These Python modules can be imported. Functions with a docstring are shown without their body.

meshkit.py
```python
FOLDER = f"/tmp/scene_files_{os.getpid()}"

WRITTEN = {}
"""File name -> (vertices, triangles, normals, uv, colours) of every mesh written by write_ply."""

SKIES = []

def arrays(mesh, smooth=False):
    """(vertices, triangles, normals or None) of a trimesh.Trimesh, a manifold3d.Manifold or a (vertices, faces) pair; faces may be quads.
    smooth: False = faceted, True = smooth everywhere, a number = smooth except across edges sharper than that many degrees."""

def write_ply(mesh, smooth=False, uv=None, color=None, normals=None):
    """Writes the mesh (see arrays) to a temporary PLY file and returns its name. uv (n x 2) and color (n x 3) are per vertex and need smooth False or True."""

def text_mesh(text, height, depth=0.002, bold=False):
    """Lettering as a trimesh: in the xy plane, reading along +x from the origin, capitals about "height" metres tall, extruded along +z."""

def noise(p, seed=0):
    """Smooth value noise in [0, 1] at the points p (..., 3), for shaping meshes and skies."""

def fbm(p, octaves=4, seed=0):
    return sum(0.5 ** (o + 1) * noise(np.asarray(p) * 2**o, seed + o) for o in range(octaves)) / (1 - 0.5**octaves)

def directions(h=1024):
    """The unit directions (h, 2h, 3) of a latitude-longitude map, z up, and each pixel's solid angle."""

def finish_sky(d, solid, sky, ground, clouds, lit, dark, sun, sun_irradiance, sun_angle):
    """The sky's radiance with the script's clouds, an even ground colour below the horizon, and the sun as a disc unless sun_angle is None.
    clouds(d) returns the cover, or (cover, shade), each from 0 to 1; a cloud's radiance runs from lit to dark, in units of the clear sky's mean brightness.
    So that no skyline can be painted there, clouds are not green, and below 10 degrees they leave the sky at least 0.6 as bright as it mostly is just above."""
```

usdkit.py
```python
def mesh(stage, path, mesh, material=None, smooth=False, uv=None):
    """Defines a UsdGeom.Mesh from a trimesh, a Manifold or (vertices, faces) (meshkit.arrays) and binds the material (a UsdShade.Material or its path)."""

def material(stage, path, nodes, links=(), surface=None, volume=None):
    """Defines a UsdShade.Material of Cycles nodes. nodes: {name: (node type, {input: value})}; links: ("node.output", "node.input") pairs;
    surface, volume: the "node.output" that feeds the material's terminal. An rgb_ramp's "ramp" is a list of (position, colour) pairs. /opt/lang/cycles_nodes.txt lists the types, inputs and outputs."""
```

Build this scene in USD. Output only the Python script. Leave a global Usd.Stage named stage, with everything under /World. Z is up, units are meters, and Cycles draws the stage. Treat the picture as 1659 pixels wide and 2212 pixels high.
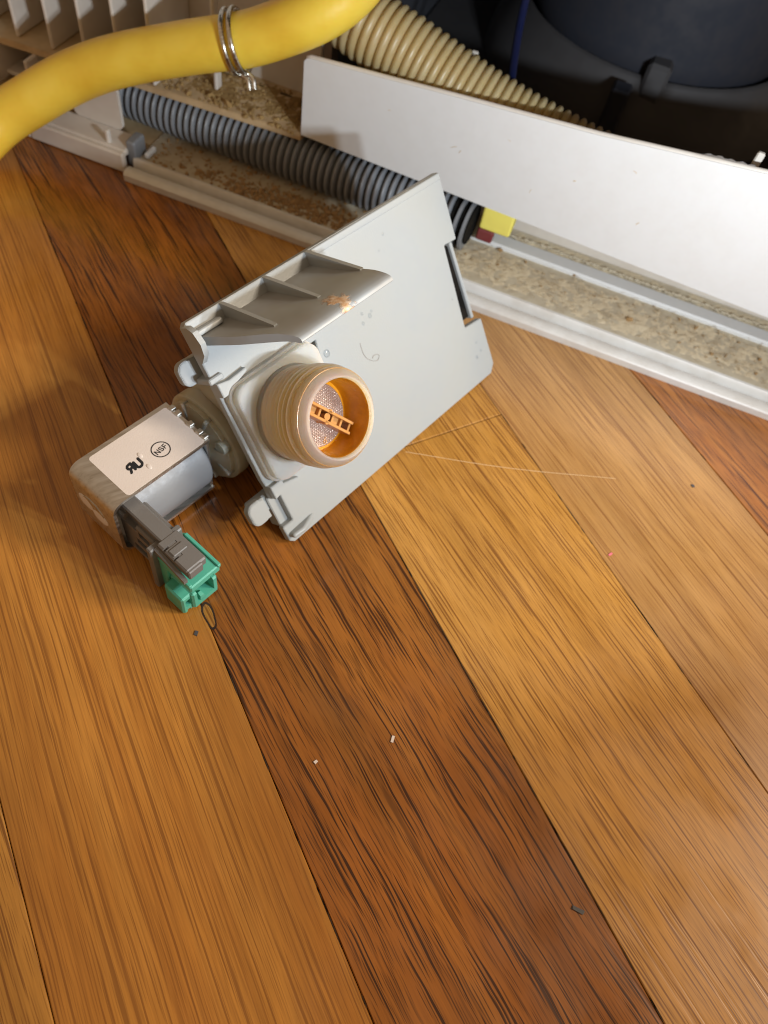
import math, random
import numpy as np, trimesh, usdkit, meshkit
import manifold3d as m3
from shapely.geometry import Polygon, Point, box as sbox
from shapely import affinity
from scipy.interpolate import CubicSpline
from pxr import Usd, UsdGeom, UsdLux, UsdShade, Gf, Sdf, Vt

random.seed(7); rng = np.random.default_rng(7)
stage = Usd.Stage.CreateInMemory()
UsdGeom.SetStageUpAxis(stage, UsdGeom.Tokens.z); UsdGeom.SetStageMetersPerUnit(stage, 1.0)
UsdGeom.Xform.Define(stage, '/World'); UsdGeom.Scope.Define(stage, '/World/Looks')
MM = 0.001
A = np.array

# ---------------------------------------------------------------- camera (all lengths below in millimetres)
RM = A([[0.882288237654249, 0.32156474014949643, -0.3437493034022711],
        [-0.45029745211267935, 0.7893183304764906, -0.4173832504960343],
        [0.13711188977542776, 0.523041767994099, 0.8412060619228909]])
CAM = A([40.06681817719948, 0.0, 186.79179461767296])
EXPOSURE = 0.0
cam = UsdGeom.Camera.Define(stage, '/World/camera')
mt = np.eye(4); mt[:3, :3] = RM.T; mt[3, :3] = CAM * MM
cam.AddTransformOp().Set(Gf.Matrix4d(*mt.ravel().tolist()))
cam.CreateHorizontalApertureAttr(7.29); cam.CreateVerticalApertureAttr(9.72)
cam.CreateFocalLengthAttr(1600 / 1659 * 7.29)
cam.CreateFStopAttr(4.8); cam.CreateFocusDistanceAttr(0.172)
cam.CreateClippingRangeAttr(Gf.Vec2f(0.005, 50)); cam.CreateExposureAttr(EXPOSURE)

# ---------------------------------------------------------------- light: a torch on the right, a warm room lamp, dim room
def aim(light, pos, target):
    z = A(pos, float) - A(target, float); z /= np.linalg.norm(z)
    x = np.cross([0, 0, 1], z); x /= np.linalg.norm(x); y = np.cross(z, x)
    t = np.eye(4); t[0, :3], t[1, :3], t[2, :3], t[3, :3] = x, y, z, A(pos) * MM
    light.AddTransformOp().Set(Gf.Matrix4d(*t.ravel().tolist()))
def disk(name, pos, target, r, intensity, color):
    l = UsdLux.DiskLight.Define(stage, '/World/' + name)
    l.CreateRadiusAttr(r * MM); l.CreateIntensityAttr(intensity); l.CreateColorAttr(Gf.Vec3f(*color)); aim(l, pos, target)
disk('torch_lamp', (174.5, -40, 129.6), (210, 150, 195), 4.5, 1980, (.90, .97, 1.04))
disk('torch_lamp_001', (153.6, -38, 133.4), (189, 152, 199), 4.5, 1980, (.89, .97, 1.04))
l = UsdLux.RectLight.Define(stage, '/World/room_lamp')
l.CreateWidthAttr(.26); l.CreateHeightAttr(.26); l.CreateIntensityAttr(62); l.CreateColorAttr(Gf.Vec3f(1, .83, .64))
aim(l, (978, -434, 832), (120, 60, 0))
dome = UsdLux.DomeLight.Define(stage, '/World/room_light')
usdkit.material(stage, '/World/Looks/room_light', {'b': ('background_shader', {'color': (1, .68, .42), 'strength': .38})}, [], surface='b.background')
UsdShade.MaterialBindingAPI.Apply(dome.GetPrim()).Bind(UsdShade.Material.Get(stage, '/World/Looks/room_light'))

# ---------------------------------------------------------------- frames
P0 = A([87.5890582259934, 93.03861560460581, 1.0])                 # bracket: lower left corner, along, up, out
FU = A([0.9290836539489953, 0.36986965807536015, 0.0])
FV = A([-0.2218831635968812, 0.5573531536948912, 0.8000783235275147])
FW = A([0.29592469595662924, -0.7433396922683297, 0.5998955544271032])
BB = A([FU[1], -FU[0], 0])                                         # level, towards the viewer
B0 = A([63.69258205061623, 299.36069205309764, 0])                 # appliance: front foot, along the front, inwards
DE = A([0.6703311292019537, -0.742062111431943, 0]); DN = A([0.742062111431943, 0.6703311292019537, 0])
Z = A([0, 0, 1.0])
def plate(p): p = np.atleast_2d(p); return P0 + p[:, :1] * FU + p[:, 1:2] * FV + p[:, 2:3] * FW
def coil(p): p = np.atleast_2d(p); return A([P0[0], P0[1], 0]) + p[:, :1] * FU + p[:, 1:2] * BB + p[:, 2:3] * Z
def dish(p): p = np.atleast_2d(p); return B0 + p[:, :1] * DE + p[:, 1:2] * DN + p[:, 2:3] * Z
def ray(px, py): return RM @ A([px - 829.5, 1106 - py, -1600.0])
def on_plane(px, py, p0, n):                                       # where the sight line meets a real surface
    d = ray(px, py); return CAM + d * (np.dot(p0 - CAM, n) / np.dot(d, n))
def on_level(px, py, z=0.0): return on_plane(px, py, A([0, 0, z]), Z)
def on_depth(px, py, d): return on_plane(px, py, B0 + DN * d, DN)
def dloc(p): p = p - B0; return A([p @ DE, p @ DN, p[2]])

# ---------------------------------------------------------------- naming, tagging
used = {}
def numbered(path):
    k = used.get(path, 0); used[path] = k + 1
    return path if k == 0 else f'{path}_{k:03d}'
def tag(prim, label=None, cat=None, group=None, kind=None):
    for k, v_ in (('label', label), ('category', cat), ('group', group), ('kind', kind)):
        if v_: prim.SetCustomDataByKey(k, v_)
BASE = {}
def thing(name, base, label=None, cat=None, group=None, kind=None):
    path = numbered('/World/' + name); x = UsdGeom.Xform.Define(stage, path)
    base = A(base, float).ravel(); x.AddTranslateOp().Set(Gf.Vec3d(*(base * MM).tolist())); BASE[path] = base
    tag(x.GetPrim(), label, cat, group, kind); return path
def tm(mesh):
    if isinstance(mesh, m3.Manifold):
        q = mesh.to_mesh(); return trimesh.Trimesh(q.vert_properties[:, :3], q.tri_verts, process=False)
    return mesh
def obj(name, mesh, mat, parent, frame=None, smooth=35, label=None, kind=None):
    mesh = tm(mesh).copy()
    pts = np.asarray(mesh.vertices, float)
    if frame is not None: pts = frame(pts)
    path = numbered(parent + '/' + name)
    base = next(BASE[p] for p in sorted(BASE, key=len, reverse=True) if path.startswith(p + '/'))
    mesh = trimesh.Trimesh((pts - base) * MM, mesh.faces, process=False)
    if frame is not None and mesh.is_watertight and mesh.volume < 0: mesh.invert()
    p = usdkit.mesh(stage, path, mesh, mat, smooth=smooth)
    if label: tag(p.GetPrim(), label)
    if kind: tag(p.GetPrim(), kind=kind)
    return path
def single(name, mesh, mat, label, cat, frame=None, smooth=35, group=None, kind=None):
    mesh = tm(mesh).copy(); pts = np.asarray(mesh.vertices, float)
    if frame is not None: pts = frame(pts)
    path = numbered('/World/' + name)
    base = A([pts[:, 0].mean(), pts[:, 1].mean(), pts[:, 2].min()])
    p = usdkit.mesh(stage, path, trimesh.Trimesh((pts - base) * MM, mesh.faces, process=False), mat, smooth=smooth)
    UsdGeom.Xformable(p).AddTranslateOp().Set(Gf.Vec3d(*(base * MM).tolist()))
    tag(p.GetPrim(), label, cat, group, kind); return path

# ---------------------------------------------------------------- shapes
def cbox(x0, x1, y0, y1, z0, z1, c=.3):
    x0, x1 = sorted((x0, x1)); y0, y1 = sorted((y0, y1)); z0, z1 = sorted((z0, z1))
    c = min(c, (x1 - x0) * .45, (y1 - y0) * .45, (z1 - z0) * .45); pts = []
    for sx in (0, 1):
        for sy in (0, 1):
            for sz in (0, 1):
                p = A([(x0, x1)[sx], (y0, y1)[sy], (z0, z1)[sz]], float); d = A([1 - 2 * sx, 1 - 2 * sy, 1 - 2 * sz]) * c
                for k in range(3):
                    q = p + d; q[k] = p[k]; pts.append(q)
    return m3.Manifold.hull_points(np.asarray(pts))
def rbox(x0, x1, y0, y1, z0, z1, r, seg=16):
    s = m3.Manifold.sphere(r, seg)
    return m3.Manifold.batch_hull([s.translate((x, y, z)) for x in (x0 + r, x1 - r) for y in (y0 + r, y1 - r) for z in (z0 + r, z1 - r)])
def ext(poly, h0, h1, axis='z'):                                   # shapely polygon -> prism; axis x: polygon is (y, z)
    t = trimesh.creation.extrude_polygon(poly, h1 - h0, engine='earcut'); v_ = t.vertices.copy(); v_[:, 2] += h0
    if axis == 'x': v_ = v_[:, [2, 0, 1]]
    if axis == 'y': v_ = v_[:, [1, 2, 0]]
    t = trimesh.Trimesh(v_, t.faces); 
    if t.volume < 0: t.invert()
    return t
def mani(t): return m3.Manifold(m3.Mesh(np.asarray(t.vertices, np.float32), np.asarray(t.faces, np.uint32)))
def bevel_ext(poly, h0, h1, b=.3):                                 # prism with its upper rim chamfered
    parts = [mani(ext(poly, h0, h1 - b))]
    q = poly
    for k in range(3):
        q2 = poly.buffer(-b * (1 - math.cos((k + 1) * math.pi / 6)) if k < 2 else -b * .9, join_style=1)
        if q2.is_empty: break
        g = max(getattr(q2, 'geoms', [q2]), key=lambda s: s.area)
        parts.append(mani(ext(g, h0 + .01, h1 - b + b * math.sin((k + 1) * math.pi / 6))))
    return m3.Manifold.batch_boolean(parts, m3.OpType.Add)
def lathe(profile, n=64, axis='z', close=False):                   # (radius, height) pairs about an axis
    pr = A(profile, float); th = np.linspace(0, 2 * math.pi, n, endpoint=False)
    v_ = np.stack([np.outer(np.cos(th), pr[:, 0]), np.outer(np.sin(th), pr[:, 0]), np.tile(pr[:, 1], (n, 1))], -1).reshape(-1, 3)
    m = len(pr); f = []
    for i in range(n):
        j = (i + 1) % n
        for k in range(m if close else m - 1):
            k2 = (k + 1) % m
            f += [(i * m + k, j * m + k, j * m + k2), (i * m + k, j * m + k2, i * m + k2)]
    t = trimesh.Trimesh(v_, f, process=False)
    t.merge_vertices(); t.update_faces(t.nondegenerate_faces())
    if axis == 'x': t.vertices = t.vertices[:, [2, 0, 1]]
    trimesh.repair.fix_normals(t); return t
def sweep(path, radius, n=24, cap=True):                           # tube along points; radius a number or one per point
    P = A(path, float); r = np.broadcast_to(radius, len(P)); T = np.gradient(P, axis=0); T /= np.linalg.norm(T, axis=1)[:, None]
    N = np.cross(T[0], [0, 0, 1.0]); 
    if np.linalg.norm(N) < 1e-3: N = np.cross(T[0], [1.0, 0, 0])
    N /= np.linalg.norm(N); th = np.linspace(0, 2 * math.pi, n, endpoint=False); V = []
    for p, t, q in zip(P, T, r):
        N = N - t * (N @ t); N /= np.linalg.norm(N); Bn = np.cross(t, N)
        V.append(p + q * (np.outer(np.cos(th), N) + np.outer(np.sin(th), Bn)))
    V = np.concatenate(V); f = []
    for i in range(len(P) - 1):
        for k in range(n):
            a, b = i * n + k, i * n + (k + 1) % n
            f += [(a, b, b + n), (a, b + n, a + n)]
    if cap:
        V = np.vstack([V, P[0], P[-1]]); e0, e1 = len(V) - 2, len(V) - 1; o = (len(P) - 1) * n
        for k in range(n):
            f += [(e0, (k + 1) % n, k), (e1, o + k, o + (k + 1) % n)]
    return trimesh.Trimesh(V, f, process=False)
def spline(pts, n):
    pts = A(pts, float); t = np.r_[0, np.cumsum(np.linalg.norm(np.diff(pts, axis=0), axis=1))]
    c = CubicSpline(t, pts); d = c(np.linspace(0, t[-1], 2000)); s = np.r_[0, np.cumsum(np.linalg.norm(np.diff(d, axis=0), axis=1))]
    return np.stack([np.interp(np.linspace(0, s[-1], n), s, d[:, k]) for k in range(3)], 1), s[-1]
def join(*ms): return trimesh.util.concatenate([tm(m) for m in ms])
def cut(a, *bs):
    for b in bs: a = a - b
    return a
def cyl(r, p, q, n=32):
    p, q = A(p, float), A(q, float); return sweep(A([p, p + (q - p) * .5, q]), r, n)

# ---------------------------------------------------------------- materials
def mat(name, nodes, links, surface='p.BSDF'):
    return usdkit.material(stage, '/World/Looks/' + name, nodes, links, surface=surface)
def plastic(name, color, rough=.42, grime=(.35, .26, .17), amount=.25, scale=120, bump=.02, spec=.5, fine=2500, **kw):
    lo = A(color) * (1 - .5 * amount) + A(grime) * .5 * amount
    nodes = {'t': ('texture_coordinate', {}),
             'n': ('noise_texture', {'scale': scale, 'detail': 6, 'roughness': .62}),
             'r': ('rgb_ramp', {'ramp': [(0, tuple(lo)), (.42, tuple(lo * .4 + A(color) * .6)), (.58, color), (1, tuple(np.minimum(A(color) * 1.04, 1)))]}),
             'f': ('noise_texture', {'scale': fine, 'detail': 3}),
             'b': ('bump', {'strength': bump * 10, 'distance': .0002}),
             'rr': ('map_range', {'from_min': .3, 'from_max': .7, 'to_min': max(rough - .08, .03), 'to_max': rough + .1}),
             'p': ('principled_bsdf', {'roughness': rough, 'specular_ior_level': spec, **kw})}
    return mat(name, nodes, [('t.object', 'n.vector'), ('t.object', 'f.vector'), ('n.fac', 'r.fac'), ('r.color', 'p.base_color'),
                             ('f.fac', 'b.height'), ('b.normal', 'p.normal'), ('n.fac', 'rr.value'), ('rr.result', 'p.roughness')])
def metal(name, color, rough, streak=(40, 900, 900)):
    return mat(name, {'t': ('texture_coordinate', {}), 'm': ('mapping', {'scale': streak}), 'n': ('noise_texture', {'scale': 1, 'detail': 5, 'roughness': .6}),
                      'r': ('rgb_ramp', {'ramp': [(.2, tuple(A(color) * .72)), (.6, color)]}),
                      'rr': ('map_range', {'from_min': .3, 'from_max': .7, 'to_min': rough - .08, 'to_max': rough + .12}),
                      'b': ('bump', {'strength': .12, 'distance': .0002}),
                      'p': ('principled_bsdf', {'metallic': 1.0, 'roughness': rough})},
               [('t.object', 'm.vector'), ('m.vector', 'n.vector'), ('n.fac', 'r.fac'), ('r.color', 'p.base_color'), ('n.fac', 'rr.value'), ('rr.result', 'p.roughness'), ('n.fac', 'b.height'), ('b.normal', 'p.normal')])

def wood(name, tones, pore, pore_amt, slant=0.0, band=150, pore_len=42, wave=.004, gloss=.3, seed=0.0, pore_lo=.56, pore_hi=.66, pore_x=1500, dash=6, dash_lo=.2, bands=(.34, .6, .12), streak=.78, fine_amt=.55, fine_x=1500, fine_len=60, fine_lo=.55, lens_x=620, lens_len=9, lens_r=.20, lens_amt=.9, rowk=.45):
    """oak: broad tone bands, open pores as short dashes gathered in bands, fine fibre, a worn satin varnish"""
    N = {'t': ('texture_coordinate', {}), 'rot': ('mapping', {'rotation': (0, 0, slant), 'location': (seed, seed * 1.7, 0)}),
         'wm': ('mapping', {'scale': (18, 9, 1)}), 'wn': ('noise_texture', {'scale': 1, 'detail': 2}),
         'wm2': ('mapping', {'scale': (160, 45, 1)}), 'wn2': ('noise_texture', {'scale': 1, 'detail': 2}),
         'ws': ('vector_math', {'math_type': 'subtract', 'vector2': (.5, .5, .5)}), 'wk': ('vector_math', {'math_type': 'scale', 'scale': wave}),
         'wk2': ('vector_math', {'math_type': 'scale', 'scale': wave * .24}), 'ws2': ('vector_math', {'math_type': 'subtract', 'vector2': (.5, .5, .5)}),
         'wa': ('vector_math', {'math_type': 'add'}), 'wb': ('vector_math', {'math_type': 'add'}),
         'gm': ('mapping', {'scale': (band, 5, 1)}), 'gn': ('noise_texture', {'scale': 1, 'detail': 4, 'roughness': .55}),
         'gr': ('rgb_ramp', {'ramp': [(.25, tones[0]), (.5, tones[1]), (.75, tones[2])]}),
         'cm': ('mapping', {'scale': (34, 7, 1)}), 'cn': ('noise_texture', {'scale': 1, 'detail': 3}),
         'cr': ('map_range', {'from_min': .3, 'from_max': .7, 'to_min': streak, 'to_max': 1.12}),
         'cmul': ('mix', {'mix_type': 'multiply', 'fac': 1.0}),
         'fm': ('mapping', {'scale': (2600, 90, 1)}), 'fn': ('noise_texture', {'scale': 1, 'detail': 3}),
         'fr': ('map_range', {'from_min': .25, 'from_max': .75, 'to_min': .82, 'to_max': 1.12}), 'fmul': ('mix', {'mix_type': 'multiply', 'fac': 1.0}),
         'pm': ('mapping', {'scale': (pore_x, pore_len, 1)}), 'pn': ('noise_texture', {'scale': 1, 'detail': 2.5, 'roughness': .6}),
         'pr': ('map_range', {'range_type': 'smoothstep', 'from_min': pore_lo, 'from_max': pore_hi, 'to_min': 0, 'to_max': 1, 'clamp': True}),
         'bm': ('mapping', {'scale': (band * 1.7, 6, 1)}), 'bn': ('noise_texture', {'scale': 1, 'detail': 3}),
         'dmp': ('mapping', {'scale': (pore_x * 2.2, pore_len * dash, 1)}), 'dn': ('noise_texture', {'scale': 1, 'detail': 2}),
         'dsr': ('map_range', {'range_type': 'smoothstep', 'from_min': .38, 'from_max': .58, 'to_min': dash_lo, 'to_max': 1, 'clamp': True}), 'dk': ('math', {'math_type': 'multiply'}),
         'br': ('map_range', {'from_min': bands[0], 'from_max': bands[1], 'to_min': bands[2], 'to_max': 1, 'clamp': True}),
         'pk': ('math', {'math_type': 'multiply'}), 'pa': ('math', {'math_type': 'multiply', 'value2': pore_amt}),
         'qm': ('mapping', {'scale': (fine_x, fine_len, 1), 'location': (3.1, 7.7, 0)}), 'qn': ('noise_texture', {'scale': 1, 'detail': 1.5}),
         'qr': ('map_range', {'range_type': 'smoothstep', 'from_min': fine_lo, 'from_max': fine_lo + .1, 'to_min': 0, 'to_max': fine_amt, 'clamp': True}),
         'vm': ('mapping', {'scale': (lens_x, lens_len, 1), 'location': (1.7, .9, 0)}), 'vv': ('voronoi_texture', {'dimensions': '2D', 'scale': 1.0, 'randomness': 1.0}),
         'vb': ('map_range', {'from_min': .36, 'from_max': .62, 'to_min': rowk, 'to_max': 1.35, 'clamp': True}), 'vd': ('math', {'math_type': 'divide'}),
         'vr': ('map_range', {'range_type': 'smoothstep', 'from_min': lens_r * .7, 'from_max': lens_r, 'to_min': lens_amt, 'to_max': 0, 'clamp': True}),
         'vm2': ('mapping', {'scale': (lens_x * 1.7, lens_len * 2.3, 1), 'location': (5.1, 3.3, 0)}), 'vv2': ('voronoi_texture', {'dimensions': '2D', 'scale': 1.0, 'randomness': 1.0}),
         'vr2': ('map_range', {'range_type': 'smoothstep', 'from_min': lens_r * .6, 'from_max': lens_r * .95, 'to_min': lens_amt * .75, 'to_max': 0, 'clamp': True}),
         'vm3': ('mapping', {'scale': (lens_x * 2.3, lens_len * 3.1, 1), 'location': (9.1, 2.2, 0)}), 'vv3': ('voronoi_texture', {'dimensions': '2D', 'scale': 1.0, 'randomness': 1.0}),
         'vr3': ('map_range', {'range_type': 'smoothstep', 'from_min': lens_r * .5, 'from_max': lens_r * 1.1, 'to_min': lens_amt * .55, 'to_max': 0, 'clamp': True}), 'vmy': ('math', {'math_type': 'maximum'}),
         'vd2': ('math', {'math_type': 'divide'}), 'vmx': ('math', {'math_type': 'maximum'}), 'pmax2': ('math', {'math_type': 'maximum'}),
         'pmax': ('math', {'math_type': 'maximum'}),
         'mixp': ('mix', {'mix_type': 'mix', 'color2': pore}),
         'inv': ('math', {'math_type': 'subtract', 'value1': 1.0}),
         'bump': ('bump', {'strength': .14, 'distance': .0002}),
         'dm': ('noise_texture', {'scale': 60, 'detail': 4}), 'dr': ('map_range', {'from_min': .35, 'from_max': .65, 'to_min': gloss - .05, 'to_max': gloss + .1}),
         'p': ('principled_bsdf', {'specular_ior_level': .45, 'coat_weight': .3, 'coat_roughness': .13})}
    L = [('t.object', 'rot.vector'), ('rot.vector', 'wm.vector'), ('wm.vector', 'wn.vector'), ('wn.color', 'ws.vector1'), ('ws.vector', 'wk.vector1'),
         ('rot.vector', 'wm2.vector'), ('wm2.vector', 'wn2.vector'), ('wn2.color', 'ws2.vector1'), ('ws2.vector', 'wk2.vector1'),
         ('rot.vector', 'wa.vector1'), ('wk.vector', 'wa.vector2'), ('wa.vector', 'wb.vector1'), ('wk2.vector', 'wb.vector2'),
         ('wb.vector', 'gm.vector'), ('gm.vector', 'gn.vector'), ('gn.fac', 'gr.fac'), ('wb.vector', 'cm.vector'), ('cm.vector', 'cn.vector'), ('cn.fac', 'cr.value'),
         ('gr.color', 'cmul.color1'), ('cr.result', 'cmul.color2'), ('wb.vector', 'fm.vector'), ('fm.vector', 'fn.vector'), ('fn.fac', 'fr.value'),
         ('cmul.color', 'fmul.color1'), ('fr.result', 'fmul.color2'), ('wb.vector', 'pm.vector'), ('pm.vector', 'pn.vector'), ('pn.fac', 'pr.value'),
         ('wb.vector', 'bm.vector'), ('bm.vector', 'bn.vector'), ('bn.fac', 'br.value'), ('pr.result', 'dk.value1'), ('wb.vector', 'dmp.vector'), ('dmp.vector', 'dn.vector'), ('dn.fac', 'dsr.value'), ('dsr.result', 'dk.value2'), ('dk.value', 'pk.value1'), ('br.result', 'pk.value2'), ('pk.value', 'pa.value1'),
         ('wb.vector', 'qm.vector'), ('qm.vector', 'qn.vector'), ('qn.fac', 'qr.value'), ('pa.value', 'pmax.value1'), ('qr.result', 'pmax.value2'), ('pmax.value', 'pmax2.value1'), ('wb.vector', 'vm.vector'), ('vm.vector', 'vv.vector'), ('pn.fac', 'vb.value'), ('vv.distance', 'vd.value1'), ('vb.result', 'vd.value2'), ('vd.value', 'vr.value'), ('wb.vector', 'vm2.vector'), ('vm2.vector', 'vv2.vector'), ('vv2.distance', 'vd2.value1'), ('vb.result', 'vd2.value2'), ('vd2.value', 'vr2.value'), ('vr.result', 'vmx.value1'), ('vr2.result', 'vmx.value2'), ('wb.vector', 'vm3.vector'), ('vm3.vector', 'vv3.vector'), ('vv3.distance', 'vr3.value'), ('vmx.value', 'vmy.value1'), ('vr3.result', 'vmy.value2'), ('vmy.value', 'pmax2.value2'), ('pmax2.value', 'mixp.fac'), ('fmul.color', 'mixp.color1'), ('mixp.color', 'p.base_color'), ('pk.value', 'inv.value2'), ('inv.value', 'bump.height'),
         ('bump.normal', 'p.normal'), ('t.object', 'dm.vector'), ('dm.fac', 'dr.value'), ('dr.result', 'p.roughness')]
    return mat(name, N, L)

W_HONEY = wood('oak_honey', [(.39, .156, .024), (.48, .212, .036), (.54, .258, .050)], (.15, .048, .008), .24, seed=.31, wave=.0022, band=120, pore_x=560, pore_len=3.0, pore_lo=.52, pore_hi=.62, dash=20, dash_lo=.45, bands=(.25, .45, .35), fine_x=1900, fine_len=16, fine_amt=.16, fine_lo=.56, lens_x=900, lens_len=9, lens_r=.235, lens_amt=.62, rowk=.55)
W_DARK = wood('oak_red_brown', [(.22, .070, .010), (.36, .124, .017), (.44, .172, .027)], (.040, .011, .002), .55, slant=-.075, wave=.006, seed=.83, band=80, pore_x=330, pore_len=5, pore_lo=.56, pore_hi=.66, dash=16, dash_lo=.35, bands=(.35, .55, .2), streak=.36, fine_x=1900, fine_len=26, fine_amt=.3, fine_lo=.56, lens_x=850, lens_len=17, lens_r=.24, lens_amt=.97, rowk=.4)
W_LIGHT = wood('oak_pale', [(.37, .172, .030), (.46, .225, .045), (.52, .268, .064)], (.15, .052, .009), .22, seed=.12, wave=.0022, slant=-.055, band=100, pore_x=520, pore_len=5, pore_lo=.54, pore_hi=.65, dash=12, dash_lo=.4, bands=(.32, .52, .25), fine_x=1900, fine_len=26, fine_amt=.15, fine_lo=.56, lens_x=920, lens_len=17, lens_r=.23, lens_amt=.8, rowk=.45)
W_TAN = wood('oak_tan', [(.36, .178, .050), (.46, .245, .078), (.52, .29, .102)], (.20, .080, .022), .3, seed=.57, wave=.0022, slant=-.03, band=100, pore_x=520, pore_len=5, pore_lo=.54, pore_hi=.66, dash=12, dash_lo=.4, bands=(.36, .6, .15), fine_x=1900, fine_len=26, fine_amt=.2, lens_x=880, lens_len=13, lens_r=.22, lens_amt=.8, rowk=.4)
W_RED = wood('oak_red', [(.26, .082, .013), (.39, .140, .024), (.46, .186, .038)], (.07, .018, .006), .4, seed=.44, slant=-.04, wave=.006, pore_x=420, pore_len=6, pore_lo=.54, pore_hi=.65, dash=10, streak=.6, lens_x=800, lens_len=16)
M_GREY = plastic('grey_plastic', (.315, .345, .36), .36, amount=.9, grime=(.42, .42, .37), scale=42)
M_WHITE = plastic('white_plastic', (.665, .685, .69), .33, amount=.18, grime=(.5, .45, .36))
M_RAIL = plastic('rail_plastic', (.66, .65, .62), .38, amount=.8, grime=(.36, .29, .20), scale=90)
M_PAN = plastic('base_plastic', (.66, .62, .56), .45, amount=.5, grime=(.30, .20, .11), scale=70)
M_BROWNED = plastic('browned_plastic', (.56, .42, .24), .6, amount=1.1, grime=(.14, .07, .02), scale=90)
M_DUST = plastic('dusty_plastic', (.52, .46, .34), .8, amount=1.0, grime=(.30, .22, .13), scale=260, bump=.08, fine=1800)
M_HOSEGREY = plastic('hose_grey', (.20, .215, .235), .36, amount=.3, grime=(.2, .18, .15))
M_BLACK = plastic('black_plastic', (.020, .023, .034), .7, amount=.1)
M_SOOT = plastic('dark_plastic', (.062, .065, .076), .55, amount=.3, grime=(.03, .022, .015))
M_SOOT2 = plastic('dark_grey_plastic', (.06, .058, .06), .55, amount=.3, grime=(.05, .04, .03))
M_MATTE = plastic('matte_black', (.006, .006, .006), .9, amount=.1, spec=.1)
M_NAVY = plastic('blue_cable', (.004, .009, .05), .4, amount=.1)
M_TERM = plastic('terminal_grey', (.155, .150, .145), .42, amount=.15, grime=(.1, .08, .06))
M_GREEN = plastic('connector_green', (.085, .43, .32), .42, amount=.12, grime=(.05, .2, .12))
M_LABEL = plastic('paper_label', (.70, .64, .60), .5, amount=.12, grime=(.5, .4, .32))
M_INK = plastic('black_ink', (.012, .014, .018), .5, amount=.05)
M_COIL = plastic('coil_silver', (.24, .26, .285), .46, amount=.2, grime=(.22, .22, .22), scale=300, bump=.02, fine=900, metallic=.1)
M_YOKE = metal('nickel_steel', (.66, .65, .62), .40)
M_WIRE = metal('spring_wire', (.66, .65, .60), .22)
M_FOAM = plastic('yellow_foam', (.78, .70, .14), .7, amount=.4, grime=(.5, .4, .1), bump=.1)
M_MAROON = plastic('maroon_plastic', (.16, .02, .025), .5, amount=.3)
def translucent(name, color, weight=.8, scale=.004, rough=.38, amount=.3, grime=(.5, .25, .08), radius=(1, .62, .38), tr=.0):
    return plastic(name, color, rough, grime=grime, amount=amount, scale=150, bump=.01, subsurface_weight=weight, subsurface_scale=scale, subsurface_radius=radius, transmission_weight=tr)
ORG = A([95, 95, 0.0])
k0 = float((ORG - P0) @ FW) * MM                                  # height above the bracket face = dot(object position, FW) + k0
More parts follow.
